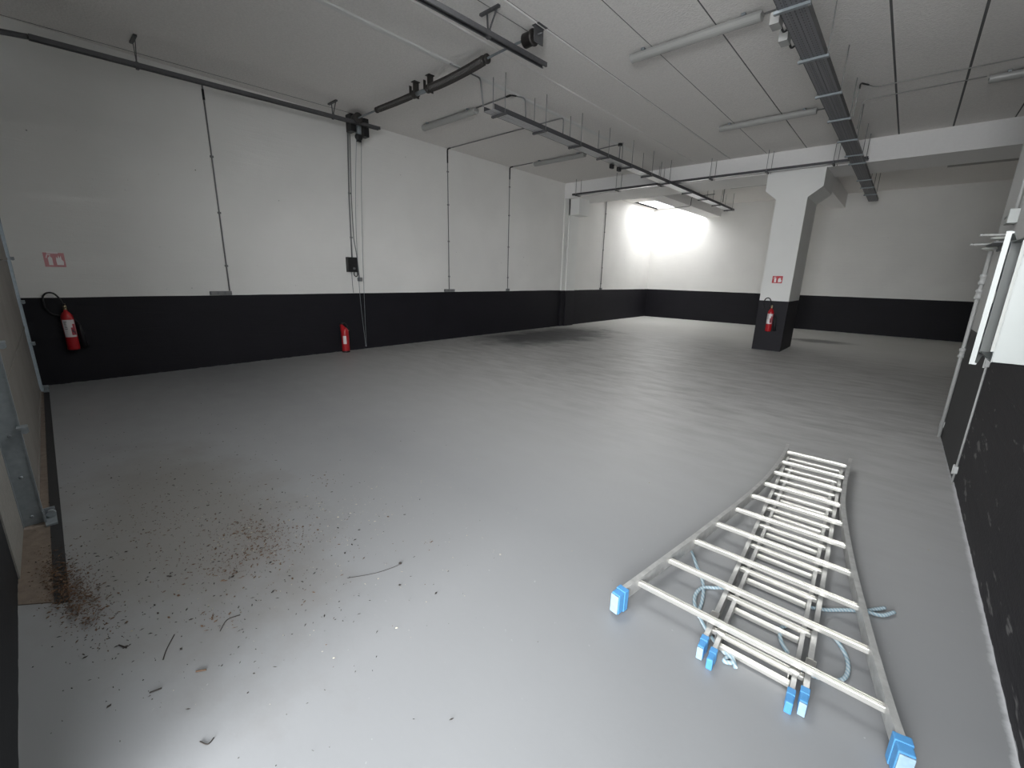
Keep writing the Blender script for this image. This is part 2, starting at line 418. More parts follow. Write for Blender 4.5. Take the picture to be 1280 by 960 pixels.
# threshold of the big door
b = MB()
b.poly([(-7.86, yf(-7.86)), (-3.0, -.262), (-2.83, -.262), (-2.72, -.13), (-7.2, -.045), (-7.86, -.04)], (0, .004), 'z')
tag(b.build('door_threshold', 'concrete'), 'brown stained raw concrete sill in front of the roller track door', 'threshold', kind='structure')
b = MB(); b.poly([(-7.86, -.040), (-2.72, -.148), (-2.69, -.098), (-7.86, .008)], (0, .007), 'z')
tag(b.build('rubber_strip', 'strip'), 'black strip on the floor along the big door threshold', 'floor strip')

# ------------------------------------------------------------------ sectional door with its tracks
door = thing('garage_door', 'closed grey garage door with galvanised tracks at the left edge', 'garage door', (-5.77, -.15, 0))
for k in range(5):
    z0 = .012 + k*.79
    b = MB()
    for x0, x1 in ((DX0+.03, DX1-.055),):
        b.poly([(x0, yf(x0)+.070), (x1, yf(x1)+.066), (x1, yf(x1)+.02), (x0, yf(x0)+.02)], (z0, z0+.785), 'z')
        b.poly([(x0, yf(x0)+.076), (x1, yf(x1)+.072), (x1, yf(x1)+.06), (x0, yf(x0)+.06)], (z0, z0+.03), 'z')
    b.build('door_panel', 'leaf', door)
for x, sgn in ((-3.725, 1), (-7.86, -1)):
    y0 = yf(x) - .002; b = MB()
    b.box(x-.022, x+.022, y0, y0+.010, 0, 3.7); b.box(x-.003, x+.003, y0, y0+.10, 0, 3.7)
    b.box(x-.028, x+.012, y0+.094, y0+.100, 0, 3.7); b.box(x-.028, x-.024, y0+.078, y0+.10, 0, 3.7)
    for z in (.06, .32, .58, .84, 1.1, 1.5, 1.9, 2.3): b.lathe([(.009, 0), (.009, .006), (.004, .009)], 8, Matrix.Translation((x+.003, y0+.05, z)) @ Matrix.Rotation(math.pi/2, 4, 'Y'))
    b.build('vertical_track', 'galv', door)
    b = MB(); b.box(x-.07, x+.10, y0+.10, y0+.15, .008, .018); b.box(x-.05, x-.042, y0+.09, y0+.15, 0, .07); b.box(x+.02, x+.05, y0+.098, y0+.106, 0, .09)
    b.lathe([(.022, 0), (.022, .03)], 12, Matrix.Translation((x-.03, y0+.13, .04)) @ Matrix.Rotation(math.pi/2, 4, 'Y'))
    b.build('track_foot', 'galv', door)
    for z in (.62, 1.12, 1.62):
        b = MB(); b.box(x-.01, x+.06, y0+.085, y0+.13, z, z+.012); b.lathe([(.017, 0), (.017, .02)], 10, Matrix.Translation((x+.035, y0+.115, z-.012)) @ Matrix.Rotation(math.pi/2, 4, 'Y'))
        b.build('hinge', 'galv', door)
def rail_z(y): return 3.965 + (4.11-3.965)*(y/4.8)
for x, y1 in ((-7.66, 4.82), (-3.84, 4.79)):
    b = MB(); A = (x, .5, rail_z(.5)+.01); B = (x, y1, rail_z(y1))
    b.bar(A, B, .075, .006); b.bar((A[0]-.036, A[1], A[2]-.022), (B[0]-.036, B[1], B[2]-.022), .005, .045)
    b.bar((A[0]+.036, A[1], A[2]-.022), (B[0]+.036, B[1], B[2]-.022), .005, .045)
    b.bar((A[0]+.028, A[1], A[2]-.044), (B[0]+.028, B[1], B[2]-.044), .02, .004)
    b.bar((A[0]-.028, A[1], A[2]-.044), (B[0]-.028, B[1], B[2]-.044), .02, .004)
    # curve down to the vertical track
    xv = -3.725 if x > -5 else -7.86
    b.tube(smooth([(xv, yf(xv)+.06, 3.3), (xv, yf(xv)+.07, 3.6), (x, .1, 3.88), (x, .5, rail_z(.5)-.01)], 6), .028, 6)
    b.build('horizontal_rail', 'galv_dark', door)
    for y in ((1.42, 3.95) if x < -5 else (1.3, 3.8)):
        b = MB(); zr = rail_z(y)
        b.bar((x-.12, y, ZC-.012), (x+.16, y, ZC-.012), .035, .022)
        b.bar((x-.02, y, ZC-.02), (x+.0, y, zr), .022, .006, (0, 1, 0)); b.bar((x+.13, y, ZC-.02), (x+.01, y, zr), .022, .006, (0, 1, 0))
        b.box(x-.02, x+.03, y-.015, y+.015, zr-.06, zr+.02)
        b.build('rail_bracket', 'galv_dark', door)
SY = 4.37
shp = smooth([(-7.62, SY, 4.135), (-7.0, SY, 4.135), (-6.3, SY, 4.125), (-5.8, SY, 4.13), (-5.3, SY, 4.125), (-4.8, SY, 4.15), (-4.4, SY, 4.185), (-4.0, SY, 4.20), (-3.72, SY, 4.205)], 8)
MB().tube(shp, .014, 8).build('spring_shaft', 'galv', door)
def sub(x0, x1): return [p for p in shp if x0 <= p.x <= x1]
def coil(x0, x1, r, mesh):
    b = MB(); pts = sub(x0, x1); b.tube(pts, r*.9, 14)
    L = x1-x0; turns = int(L/.022); out = []
    for k in range(turns*8+1):
        t = k/(turns*8); x = x0 + L*t
        # shaft height at x
        zz = next((a.z + (c.z-a.z)*(x-a.x)/max(1e-6, c.x-a.x) for a, c in zip(shp, shp[1:]) if a.x <= x <= c.x), 4.13)
        an = 2*math.pi*turns*t; out.append((x, SY+r*math.cos(an), zz+r*math.sin(an)))
    b.tube(out, .008, 5); return b
coil(-6.92, -5.98, .040, 0).build('torsion_spring', 'spring', door)
coil(-5.55, -4.50, .052, 0).build('torsion_spring', 'spring', door)
for x, z in ((-5.94, 4.13), (-5.60, 4.125), (-4.47, 4.18), (-6.95, 4.135)):
    r = .055 if x > -6.5 else .045
    b = MB(); b.lathe([(r*.6, -.05), (r, -.05), (r, -.02), (r*.8, -.015), (r*.8, .015), (r, .02), (r, .05), (r*.6, .05)], 12, Matrix.Translation((x, SY, z)) @ Matrix.Rotation(math.pi/2, 4, 'Y'))
    if -6 < x < -5.5:
        b.box(x-.006+.02, x+.006+.02, SY-.05, SY+.05, z-.06, ZC); b.box(x-.03, x+.06, SY-.05, SY+.05, ZC-.008, ZC)
        b.box(x-.05, x-.04, SY-.07, SY-.03, z-.02, z+.10)
    b.build('spring_collar', 'spring', door)
MB().tube([(-5.94, SY-.01, 4.115), (-5.56, SY-.01, 4.112)], .030, 10).build('coupler_tube', 'galv', door)
for x in (-3.70, -7.60):
    b = MB(); z = 4.19 if x > -5 else 4.135
    b.lathe([(.055, -.07), (.075, -.07), (.072, .05), (.085, .05), (.085, .065), (.05, .065)], 20, Matrix.Translation((x-.04, SY, z)) @ Matrix.Rotation(math.pi/2, 4, 'Y'))
    b.build('cable_drum', 'spring', door)
b = MB(); b.box(-3.63, -3.62, SY-.06, SY+.10, 4.12, ZC); b.box(-3.66, -3.56, SY-.06, SY+.10, ZC-.006, ZC); b.tube([(-3.68, SY, 4.2), (-3.55, SY, 4.2)], .012, 8)
b.build('end_bearing_plate', 'galv_dark', door)
for x, zt in ((-7.68, 4.19), (-3.76, 4.25)):
    MB().tube([(x, .2, zt-.08), (x, SY, zt+.02)], .0028, 5).build('lift_cable', 'galv_dark', door)
rel(door)

# motor and hand chain below the left rail end
op = thing('door_operator', 'black and silver chain-hoist door motor below left rail end', 'door motor', (-7.85, 4.45, 4.0))
b = MB(); b.box(-7.90, -7.72, 4.30, 4.40, 3.95, 4.23, bev=.01); b.box(-7.88, -7.74, 4.56, 4.66, 3.92, 4.22, bev=.01)
b.lathe([(.05, -.11), (.07, -.10), (.07, .10), (.05, .11)], 16, Matrix.Translation((-7.80, 4.47, 4.14)) @ Matrix.Rotation(math.pi/2, 4, 'X'))
b.build('gearbox', 'black', op)
MB().lathe([(.045, 0), (.055, .01), (.055, .17), (.045, .18)], 16, Matrix.Translation((-7.80, 4.48, 3.94))).build('motor_body', 'galv', op)
b = MB(); b.lathe([(.03, -.03), (.065, -.02), (.065, .02), (.03, .03)], 14, Matrix.Translation((-7.80, 4.48, 3.90)) @ Matrix.Rotation(math.pi/2, 4, 'Y')); b.box(-7.83, -7.78, 4.44, 4.52, 3.82, 3.88)
b.build('chain_wheel', 'black', op)
for dy, bot in ((-.045, 0), (.05, 0)):
    pts = [(-7.80, 4.48+dy, 3.90), (-7.95, 4.47+dy*1.3, 2.6), (-8.06, 4.50+dy*1.0, 1.2), (-8.10, 4.545+dy*.15, .09)]
    MB().tube(smooth(pts, 6), .0045, 5).build('hand_chain', 'galv', op)
MB().lathe([(.008, 0), (.014, .01), (.014, .03), (.006, .04)], 8, Matrix.Translation((-8.10, 4.545, .065))).build('chain_weight', 'galv', op)
rel(op)

cb = thing('control_box', 'black door control box on the white wall above fire extinguisher', 'control box', (XL, 4.395, 1.68))
MB().box(XL, XL+.09, 4.290, 4.495, 1.55, 1.83, bev=.008).build('housing', 'black', cb)
b = MB(); b.lathe([(.022, 0), (.022, .02), (.012, .03)], 12, Matrix.Translation((XL+.09, 4.405, 1.62)) @ Matrix.Rotation(math.pi/2, 4, 'Y'))
b.build('push_button', 'greyplastic', cb)
MB().box(XL+.088, XL+.094, 4.315, 4.465, 1.70, 1.80, bev=.002).build('cover_plate', 'black', cb)
MB().tube(smooth([(XL+.04, 4.435, 1.56), (XL+.04, 4.430, 1.50), (XL+.04, 4.465, 1.465), (XL+.04, 4.500, 1.50), (XL+.04, 4.495, 1.60)], 8), .009, 8).build('cable_loop', 'black', cb)
MB().tube(smooth([(XL+.02, 4.390, 1.56), (XL+.012, 4.395, 1.3), (XL+.010, 4.405, 1.15)], 4), .006, 6).build('cable', 'conduit', cb)
rel(cb)
# socket below
sk = thing('wall_socket', 'small grey socket on white wall just right of the black control box', 'socket', (XL, 4.55, 1.42))
MB().box(XL, XL+.055, 4.51, 4.595, 1.375, 1.45, bev=.01).build('housing', 'greyplastic', sk)
MB().lathe([(.022, 0), (.022, .01)], 16, Matrix.Translation((XL+.055, 4.552, 1.41)) @ Matrix.Rotation(math.pi/2, 4, 'Y')).build('socket_lid', 'conduit', sk)
rel(sk)

# ------------------------------------------------------------------ conduits on the left wall
def conduit(label, pts, r=.011, mat='conduit', clips=(), black_bend=None, group=None, name='conduit'):
    if not clips and not black_bend:
        return tag(MB().tube(bend(pts, .06), r, 8).build(name, mat), label, 'conduit', group)
    o = thing(name, label, 'conduit', pts[0], group)
    MB().tube(bend(pts, .06), r, 8).build('pipe', mat, o)
    for c in clips:
        c = Vector(c); MB().box(c.x-.010, c.x+.018, c.y-.022, c.y+.022, c.z-.014, c.z+.014, bev=.003).build('clip', mat, o)
    if black_bend:
        MB().tube(bend(black_bend, .07), r*1.45, 8).build('bend_sleeve', 'black', o)
    rel(o); return o
cx = XL+.014
conduit('grey conduit down the wall below the left door rail, nearest the door', [(cx, 2.25, 4.16), (cx, 2.25, 1.21)], clips=[(cx, 2.25, z) for z in (1.6, 2.4, 3.2)], black_bend=[(cx, 2.25, 4.10), (cx, 2.25, 3.96)])
conduit('grey conduit from the door motor down to the black control box', [(cx, 4.50, 4.12), (cx, 4.44, 2.9), (cx, 4.42, 1.83)], clips=[(cx, 4.43, 2.2), (cx, 4.45, 3.0)], r=.014)
conduit('grey conduit running down beside the hand chain to the small socket', [(cx, 4.54, 4.12), (cx, 4.485, 2.9), (cx, 4.48, 2.2), (cx, 4.52, 1.9), (cx, 4.55, 1.45)], r=.009)
zc = ZC-.012
conduit('grey conduit rising the wall midway and crossing the ceiling to the tray', [(cx, 6.87, 1.20), (cx, 6.87, zc), (-5.04, 6.87, zc), (-5.04, 6.87, 3.90)], clips=[(cx, 6.87, z) for z in (1.5, 2.3, 3.1, 3.8)], black_bend=[(cx, 6.87, 3.98), (cx, 6.87, zc), (-8.10, 6.87, zc)])
conduit('grey conduit on the wall feeding the lamp nearest the pilaster', [(cx, 8.95, 1.20), (cx, 8.95, zc), (-7.45, 8.95, zc)], clips=[(cx, 8.95, z) for z in (1.5, 2.3, 3.1, 3.8)], black_bend=[(cx, 8.95, 3.98), (cx, 8.95, zc), (-8.10, 8.95, zc)])
conduit('grey conduit with clips on the bright wall behind the pilaster', [(cx, 13.9, 1.17), (cx, 13.9, 4.2)], clips=[(cx, 13.9, z) for z in (1.35, 1.9, 2.5, 3.1, 3.7)])
for y0, y1, lab in ((1.97, 2.27, 'grey triple socket strip on top of black dado, nearest the garage door'), (6.72, 7.02, 'grey double socket strip at the foot of the middle wall conduit'), (8.90, 9.0, 'single grey socket at the foot of the conduit before the pilaster'), (13.84, 13.95, 'small grey socket at the dado line behind the pilaster')):
    s_ = thing('socket_strip', lab, 'socket', (XL, (y0+y1)/2, 1.15))
    MB().box(XL, XL+.05, y0, y1, 1.145, 1.205, bev=.006).build('housing', 'greyplastic', s_)
    n = max(1, round((y1-y0)/.1))
    if n > 1:
        for k in range(n):
            yy = y0 + (k+.5)*(y1-y0)/n
            MB().box(XL+.05, XL+.056, yy-.036, yy+.036, 1.152, 1.198, bev=.002).build('socket_lid', 'conduit', s_)
    rel(s_)

# ------------------------------------------------------------------ cable trays
def tray(name_label, x0, x1, y0, y1, z, brackets, mat='tray', alongx=False, rods=True, bmat='galv_dark'):
    t = thing('cable_tray', name_label, 'cable tray', ((x0+x1)/2, (y0+y1)/2, z))
    b = MB()
    if not alongx:
        b.box(x0, x1, y0, y1, z, z+.003)
        for e0, e1, f0, f1 in ((x0-.003, x0, x0-.003, x0+.010), (x1, x1+.003, x1-.010, x1+.003)):
            MB().box(e0, e1, y0, y1, z-.003, z+.06).box(f0, f1, y0, y1, z+.058, z+.062).build('side_rail', 'tray_shaded' if mat == 'tray_lit' else 'galv_dark', t)
        n = int((x1-x0)/.05)
        for k in range(1, n): b.box(x0+k*(x1-x0)/n-.004, x0+k*(x1-x0)/n+.004, y0, y1, z-.004, z)
    else:
        b.box(x0, x1, y0, y1, z, z+.003)
        for e0, e1, f0, f1 in ((y0-.003, y0, y0-.003, y0+.010), (y1, y1+.003, y1-.010, y1+.003)):
            MB().box(x0, x1, e0, e1, z-.003, z+.045).box(x0, x1, f0, f1, z+.043, z+.047).build('side_rail', 'tray_shaded', t)
    b.build('tray_body', mat, t)
    # cables lying in it
    b = MB()
    for k in range(3):
        if not alongx:
            xx = x0 + (x1-x0)*(.25+.25*k)
            b.tube([(xx + .012*math.sin(y*1.7+k), y, z+.014) for y in [y0+.05+(y1-y0-.1)*i/24 for i in range(25)]], .009, 6)
        else:
            yy = y0 + (y1-y0)*(.25+.25*k)
            b.tube([(x, yy + .010*math.sin(x*1.7+k), z+.014) for x in [x0+.05+(x1-x0-.1)*i/24 for i in range(25)]], .009, 6)
    b.build('cable_bundle', 'black', t)['kind'] = 'stuff'
    for q in brackets:
        b = MB()
        if not alongx: b.box(x0-.035, x1+.035, q-.020, q+.020, z-.026, z-.004)
        else: b.box(q-.018, q+.018, y0-.035, y1+.035, z-.026, z-.004)
        b.build('bracket', bmat, t)
        if rods:
            for s in (0, 1):
                if not alongx:
                    xx = x0-.02 if s == 0 else x1+.02
                    ztop = BZ if BY0 < q < BY1 else ZC
                    MB().tube([(xx, q, z-.035), (xx, q, ztop)], .0055, 6).build('threaded_rod', 'conduit', t)
                else:
                    yy = y0-.02 if s == 0 else y1+.02
                    MB().tube([(q+s*.05, yy, z-.035), (q+s*.05, yy, ZC)], .0055, 6).build('threaded_rod', 'conduit', t)
    rel(t); return t
T1 = tray('grey cable tray down the middle of the ceiling, from door shaft to rear bay', -4.90, -4.70, 4.78, 16.1, 3.79, [4.98, 5.92, 6.92, 7.87, 8.82, 9.78, 10.75, 12.2, 13.4, 14.6, 15.8], mat='tray_lit')
T2 = tray('perforated cable tray at the top right, passing in front of the column', -1.245, -1.045, 2.0, 16.3, 3.80, [2.4, 3.55, 4.72, 5.84, 7.0, 8.1, 9.3, 10.4, 11.1, 12.9, 13.9, 15.0], bmat='galv')
T3 = tray('narrow cable tray running crossways in front of the big beam', -7.76, -1.0, 11.17, 11.31, 3.865, [-7.62, -6.33, -5.14, -3.89, -2.72, -1.54], alongx=True, mat='tray_lit')
# terminal boxes
for k, (y, lab) in enumerate(((4.72, 'white'), (4.98, 'white'), (5.35, 'white'))):
    if k == 0: continue
    j = thing('junction_box', ('pale junction box hanging beside the right tray, nearer the camera', 'pale junction box beside the right tray, second from the camera')[k-1], 'junction box', (-1.31, y, 3.83))
    MB().box(-1.36, -1.28, y-.07, y+.07, 3.80, 3.90, bev=.006).build('housing', 'lamp_body', j)
    MB().tube(smooth([(-1.30, y+.07, 3.85), (-1.28, y+.13, 3.80), (-1.24, y+.16, 3.84)], 5), .010, 7).build('cable', 'black', j)
    MB().lathe([(.014, 0), (.014, .03)], 10, Matrix.Translation((-1.30, y+.06, 3.85)) @ Matrix.Rotation(-math.pi/2, 4, 'X')).build('cable_gland', 'black', j)
    rel(j)
for y, lab in ((8.45, 'small black clamp box under the middle tray, first of two'), (8.75, 'small black clamp box under the middle tray, farther of two')):
    tag(MB().box(-4.96, -4.90, y-.05, y+.05, 3.72, 3.80, bev=.008).tube([(-4.93, y, 3.80), (-4.93, y+.02, 3.86)], .008, 6).build('clamp_box', 'black'), lab, 'junction box')
# drops and stubs from ceiling to the middle tray
conduit('short ceiling conduit dropping into the near end of the middle tray', [(-5.06, 4.30, zc), (-5.06, 4.86, zc), (-5.0, 4.86, 3.90)], r=.012)
conduit('ceiling conduit from near left lamp, dropping to the middle tray', [(-5.93, 5.60, zc), (-5.10, 5.57, zc), (-5.02, 5.80, zc), (-5.0, 5.81, 3.90)], black_bend=[(-5.22, 5.575, zc), (-5.10, 5.57, zc), (-5.07, 5.64, zc)])
conduit('ceiling conduit from the lamp near the pilaster to the middle tray', [(-5.93, 8.95, zc), (-5.0, 8.85, zc), (-5.0, 8.85, 3.86)])
tag(MB().lathe([(.045, -.045), (.045, 0)], 16, Matrix.Translation((-5.0, 8.85, ZC))).build('ceiling_box', 'black'), 'round black ceiling box above the middle tray', 'junction box')
conduit('conduit crossing ceiling just right of the right tray, to the room edge', [(-1.02, 8.30, 3.86), (-1.00, 8.30, zc), (-.85, 8.58, zc), (2.4, 8.66, zc)], r=.007, mat='lamp_body', black_bend=[(-1.0, 8.30, 4.20), (-1.00, 8.30, zc), (-.92, 8.44, zc)])
conduit('conduit crossing the ceiling from the right tray to the far right lamp', [(-1.02, 9.05, 3.88), (-1.02, 9.05, zc), (.28, 9.06, zc)], r=.007, mat='lamp_body')
conduit('conduit from the top right lamp to the right tray', [(-1.63, 5.67, zc), (-1.26, 5.67, zc), (-1.24, 5.67, 3.86)], r=.010)
conduit('conduit from the lamp beside the right tray to the tray', [(-1.6, 9.10, zc), (-1.26, 9.10, zc), (-1.24, 9.10, 3.86)], r=.010)
conduit('dark conduit bent around the boxed beam of the bright rear bay', [(-6.14, 14.7, 3.95), (-6.14, 14.7, 3.83), (-5.60, 14.65, 3.83), (-5.595, 14.65, 4.1), (-4.9, 14.65, 4.12)], r=.010)
conduit('dark conduit looping from the rear lamp down to the middle tray', [(-4.62, 14.6, 3.86), (-4.62, 14.6, zc-.03), (-4.38, 14.4, zc-.03)], r=.012, mat='greyplastic')

# ------------------------------------------------------------------ lamps
def lamp(x0, x1, y, label, z=ZC, group=None):
    o = thing('batten_lamp', label, 'ceiling lamp', ((x0+x1)/2, y, z), group)
    b = MB(); b.box(x0, x1, y-.055, y+.055, z-.055, z-.022, bev=.008); b.build('housing', 'lamp_body', o)
    b = MB(); n = 8
    pts = [(-.062, -.05)] + [(-.062*math.cos(math.pi*k/n), -.055-.05*math.sin(math.pi*k/n)) for k in range(n+1)] + [(.062, -.05)]
    b.poly([(y+p, z+q) for p, q in pts], (x0+.01, x1-.01), 'x'); b.build('diffuser', 'diffuser', o)
    for f in (.12, .88):
        xx = x0 + (x1-x0)*f
        MB().box(xx-.02, xx+.02, y-.07, y+.07, z-.026, z, bev=.003).build('clip', 'galv', o)
    rel(o); return o
lamp(-3.10, -1.62, 5.60, 'unlit grey batten lamp at the top, left of the right tray')
lamp(-3.07, -1.58, 8.98, 'unlit grey batten lamp nearer the beam, left of the right tray')
lamp(-7.38, -5.92, 5.60, 'unlit grey batten lamp beside the near end of the middle tray')
lamp(-7.38, -5.92, 8.95, 'unlit grey batten lamp over left wall, near the pilaster')
lamp(.30, 1.80, 9.06, 'unlit grey batten lamp on the ceiling at the far right edge')
lamp(-7.60, -6.16, 14.42, 'unlit lamp in the rear bay beside the skylight')
lamp(-4.40, -2.90, 14.42, 'unlit dark lamp in the rear bay, left of the column head')
lamp(.17, 1.67, 14.6, 'unlit dark lamp behind the big beam at the right')

# ------------------------------------------------------------------ fire extinguishers and signs
def hanging_extinguisher(label, loc, ang):
    """local frame: wall behind at +Y, extinguisher in front; z=0 is the cylinder base"""
    t = thing('fire_extinguisher', label, 'fire extinguisher', loc)
    t.rotation_euler = (0, 0, ang)
    b = MB(); b.lathe([(.040, 0), (.058, .006), (.062, .02), (.062, .42), (.056, .455), (.038, .49), (.022, .505), (.020, .525)], 28); b.build('cylinder', 'red', t)
    b = MB(); ns = 10; a0, a1 = math.radians(-150), math.radians(-30); n = 12
    r = .0632; vs = [[b.bm.verts.new((r*math.cos(a0+(a1-a0)*k/n), r*math.sin(a0+(a1-a0)*k/n), z)) for k in range(n+1)] for z in (.175, .40)]
    for k in range(n): b.bm.faces.new((vs[0][k], vs[0][k+1], vs[1][k+1], vs[1][k])).smooth = True
    lab = b.build('label', 'label', t)
    def patch(aa, ab, z0, z1, mat, rr=.0638, name='print'):
        b = MB(); n = 5; v = [[b.bm.verts.new((rr*math.cos(math.radians(aa+(ab-aa)*k/n)), rr*math.sin(math.radians(aa+(ab-aa)*k/n)), z)) for k in range(n+1)] for z in (z0, z1)]
        for k in range(n): b.bm.faces.new((v[0][k], v[0][k+1], v[1][k+1], v[1][k]))
        b.build(name, mat, lab)
    patch(-80, -36, .20, .30, 'labelred'); patch(-62, -36, .30, .345, 'labelred')
    patch(-72, -58, .235, .275, 'labelblack', .0642); patch(-54, -42, .215, .25, 'labelblack', .0642)
    for z in (.37, .355, .34, .32, .30, .28): patch(-135, -105 - (z*100 % 9), z, z+.006, 'labelblack', .0642)
    b = MB(); b.lathe([(.017, .52), (.019, .53), (.019, .575), (.012, .59)], 14); b.box(-.012, .012, -.05, .02, .555, .575, bev=.003); b.build('valve', 'brass', t)
    b = MB(); b.bar((0, .02, .585), (.0, -.085, .615), .02, .006); b.bar((0, .0, .572), (0, -.08, .56), .02, .006); b.build('handle', 'black', t)
    MB().tube(smooth([(-.005, -.03, .58), (-.025, -.02, .66), (-.07, .0, .735), (-.125, .02, .745), (-.165, .03, .71), (-.178, .045, .65), (-.175, .05, .56)], 8), .010, 9).build('hose', 'black', t)
    b = MB(); b.tube([(.10, .035, .34), (.105, .035, .24), (.115, .035, .02)], [.014, .022, .036], 14); b.tube(smooth([(-.175, .05, .56), (-.12, .055, .47), (.04, .055, .42), (.10, .035, .34)], 6), .009, 8)
    b.build('horn', 'black', t)
    b = MB(); b.box(-.03, .03, .055, .085, .30, .46); b.box(-.065, .065, .055, .062, .38, .40); b.build('wall_bracket', 'black', t)
    return t
hanging_extinguisher('red fire extinguisher with white label hanging on the left wall', (XL+.088, .325, .46), math.pi/2)
hanging_extinguisher('red fire extinguisher hanging on the front of the column', (-2.205, 11.36-.088, .45), 0)

e = thing('fire_extinguisher', 'red fire extinguisher standing on the floor against the black wall', 'fire extinguisher', (XL+.115, 4.11, 0))
e.rotation_euler = (0, 0, math.pi/2)
MB().lathe([(.055, 0), (.070, .004), (.072, .02), (.072, .40), (.066, .44), (.045, .475), (.024, .49)], 28).build('cylinder', 'red', e)
MB().lathe([(.066, 0), (.0745, .002), (.0745, .03), (.072, .032)], 28).build('foot_ring', 'black', e)
b = MB(); b.poly([(-.068, .38), (-.03, .38), (.066, .37), (.030, .47), (-.02, .52), (-.062, .56), (-.085, .54)], (-.030, .030), 'y'); bmesh.ops.bevel(b.bm, geom=b.bm.edges[:], offset=.008, segments=2, affect='EDGES'); b.build('head_guard', 'red', e)
b = MB(); b.bar((-.078, 0, .555), (.02, 0, .565), .03, .012, bev=.003); b.tube(smooth([(-.075, 0, .56), (-.04, -.01, .58), (.02, -.01, .56), (.055, -.01, .50), (.068, -.02, .42)], 6), .010, 8); b.build('handle', 'black', e)
MB().tube([(.062, -.02, .435), (.075, -.025, .425)], .009, 8).build('nozzle', 'brass', e)
b = MB(); n = 8; a0, a1 = math.radians(-150), math.radians(-100)
vs = [[b.bm.verts.new((.0732*math.cos(a0+(a1-a0)*k/n), .0732*math.sin(a0+(a1-a0)*k/n), z)) for k in range(n+1)] for z in (.17, .33)]
for k in range(n): b.bm.faces.new((vs[0][k], vs[0][k+1], vs[1][k+1], vs[1][k])).smooth = True
b.build('label', 'label', e)

def fire_sign(label, origin, right, up, w_, h_, bg, tape=False):
    """flat plate with an extinguisher and flames in white"""
    o = Vector(origin); rt = Vector(right); u = Vector(up); nrm = rt.cross(u)
    t = thing('fire_sign', label, 'sign', origin)
    def plate(b, pts, d0, d1):
        a = [b.bm.verts.new(o+rt*p[0]*w_+u*p[1]*h_+nrm*d0) for p in pts]; c = [b.bm.verts.new(o+rt*p[0]*w_+u*p[1]*h_+nrm*d1) for p in pts]
        b.bm.faces.new(a); b.bm.faces.new(c[::-1]); n = len(pts)
        for i in range(n): b.bm.faces.new((a[i], c[i], c[(i+1) % n], a[(i+1) % n]))
        return b
    plate(MB(), [(-.5, -.5), (.5, -.5), (.5, .5), (-.5, .5)], .001, .004).build('panel', bg, t)
    b = MB(); x = -.20
    plate(b, [(x-.10, -.38), (x+.10, -.38), (x+.10, .12), (x+.05, .20), (x-.05, .20), (x-.10, .12)], .004, .0048)
    plate(b, [(x-.02, .20), (x+.03, .20), (x+.03, .28), (x-.02, .28)], .004, .0048)
    plate(b, [(x-.20, .12), (x-.15, .12), (x-.10, .33), (x+.05, .33), (x+.05, .39), (x-.13, .39)], .004, .0048)
    b.build('extinguisher_symbol', 'signwhite', t)
    b = MB()
    plate(b, [(.08, -.36), (.40, -.36), (.42, -.1), (.34, .05), (.33, .32), (.25, .12), (.21, .34), (.16, .1), (.10, .22), (.07, -.05)], .004, .0048)
    b.build('flame_symbol', 'signwhite', t)
    if tape:
        plate(MB(), [(-.32, .44), (.22, .44), (.22, .58), (-.32, .58)], .0045, .0052).build('tape', 'signwhite', t)
    rel(t); return t
fire_sign('pink fire extinguisher sign taped to the left wall', (XL, .335, 1.615), (0, 1, 0), (0, 0, 1), .19, .175, 'signpink', True)
fire_sign('small red fire sign on the front of the column', (-2.205, 11.36, 1.605), (1, 0, 0), (0, 0, 1), .20, .155, 'signred')

# ------------------------------------------------------------------ right wall: pipes and open cabinet
def wall_pipe(label, x, y, z0, z1, r, cl, couplings=(), name='wall_pipe'):
    t = thing(name, label, 'pipe', (x, y, z0))
    MB().tube([(x, y, z0), (x, y, z1)], r, 12).build('pipe', 'white_pipe', t)
    for z in cl:
        b = MB(); b.box(x-.012, XR, y-.010, y+.030, z-.030, z+.030, bev=.003); b.box(x-.018, x-.008, y+.004, y+.016, z-.04, z+.04); b.build('clip', 'white_pipe', t)
    for z in couplings:
        MB().lathe([(r, -.05), (r*1.7, -.045), (r*1.7, -.02), (r*1.35, -.015), (r*1.35, .015), (r*1.7, .02), (r*1.7, .045), (r, .05)], 10, Matrix.Translation((x, y, z))).build('coupling', 'white_pipe', t)
    rel(t); return t
wall_pipe('white pipe with couplings down the far edge of the dark pier', PX-.018, 6.22, 0, 1.88, .016, (.14,), (.90, 1.48, 1.62))
wall_pipe('thin white pipe with clips between dark grey and black wall', XR-.014, 4.80, 0, 1.25, .0065, (.11, .99))
# bracket with two white rods
t = thing('rod_bracket', 'pair of white horizontal rods sticking out above the white cabinet', 'rods', (PX, 5.9, 1.93))
MB().tube([(.37, 5.9, 1.925), (PX, 5.9, 1.925)], .009, 10).lathe([(.012, -.008), (.012, .008)], 10, Matrix.Translation((.37, 5.9, 1.925))).build('rod', 'white_pipe', t)
MB().tube([(.385, 5.45, 1.97), (PX+.03, 5.45, 1.97)], .009, 10).lathe([(.012, -.008), (.012, .008)], 10, Matrix.Translation((.385, 5.45, 1.97))).build('rod', 'white_pipe', t)
MB().lathe([(.02, 0), (.052, .006), (.052, .018), (.02, .026)], 18, Matrix.Translation((.49, 5.9, 1.875))).build('disc', 'white_dull', t)
MB().lathe([(.02, 0), (.052, .006), (.052, .018), (.02, .026)], 18, Matrix.Translation((.49, 5.45, 1.93))).build('disc', 'white_dull', t)
b = MB(); b.box(.46, PX+.01, 5.4, 5.93, 1.905, 1.915); b.box(PX-.01, PX+.02, 5.38, 5.95, 1.86, 1.97); b.build('mounting_plate', 'greyplastic', t)
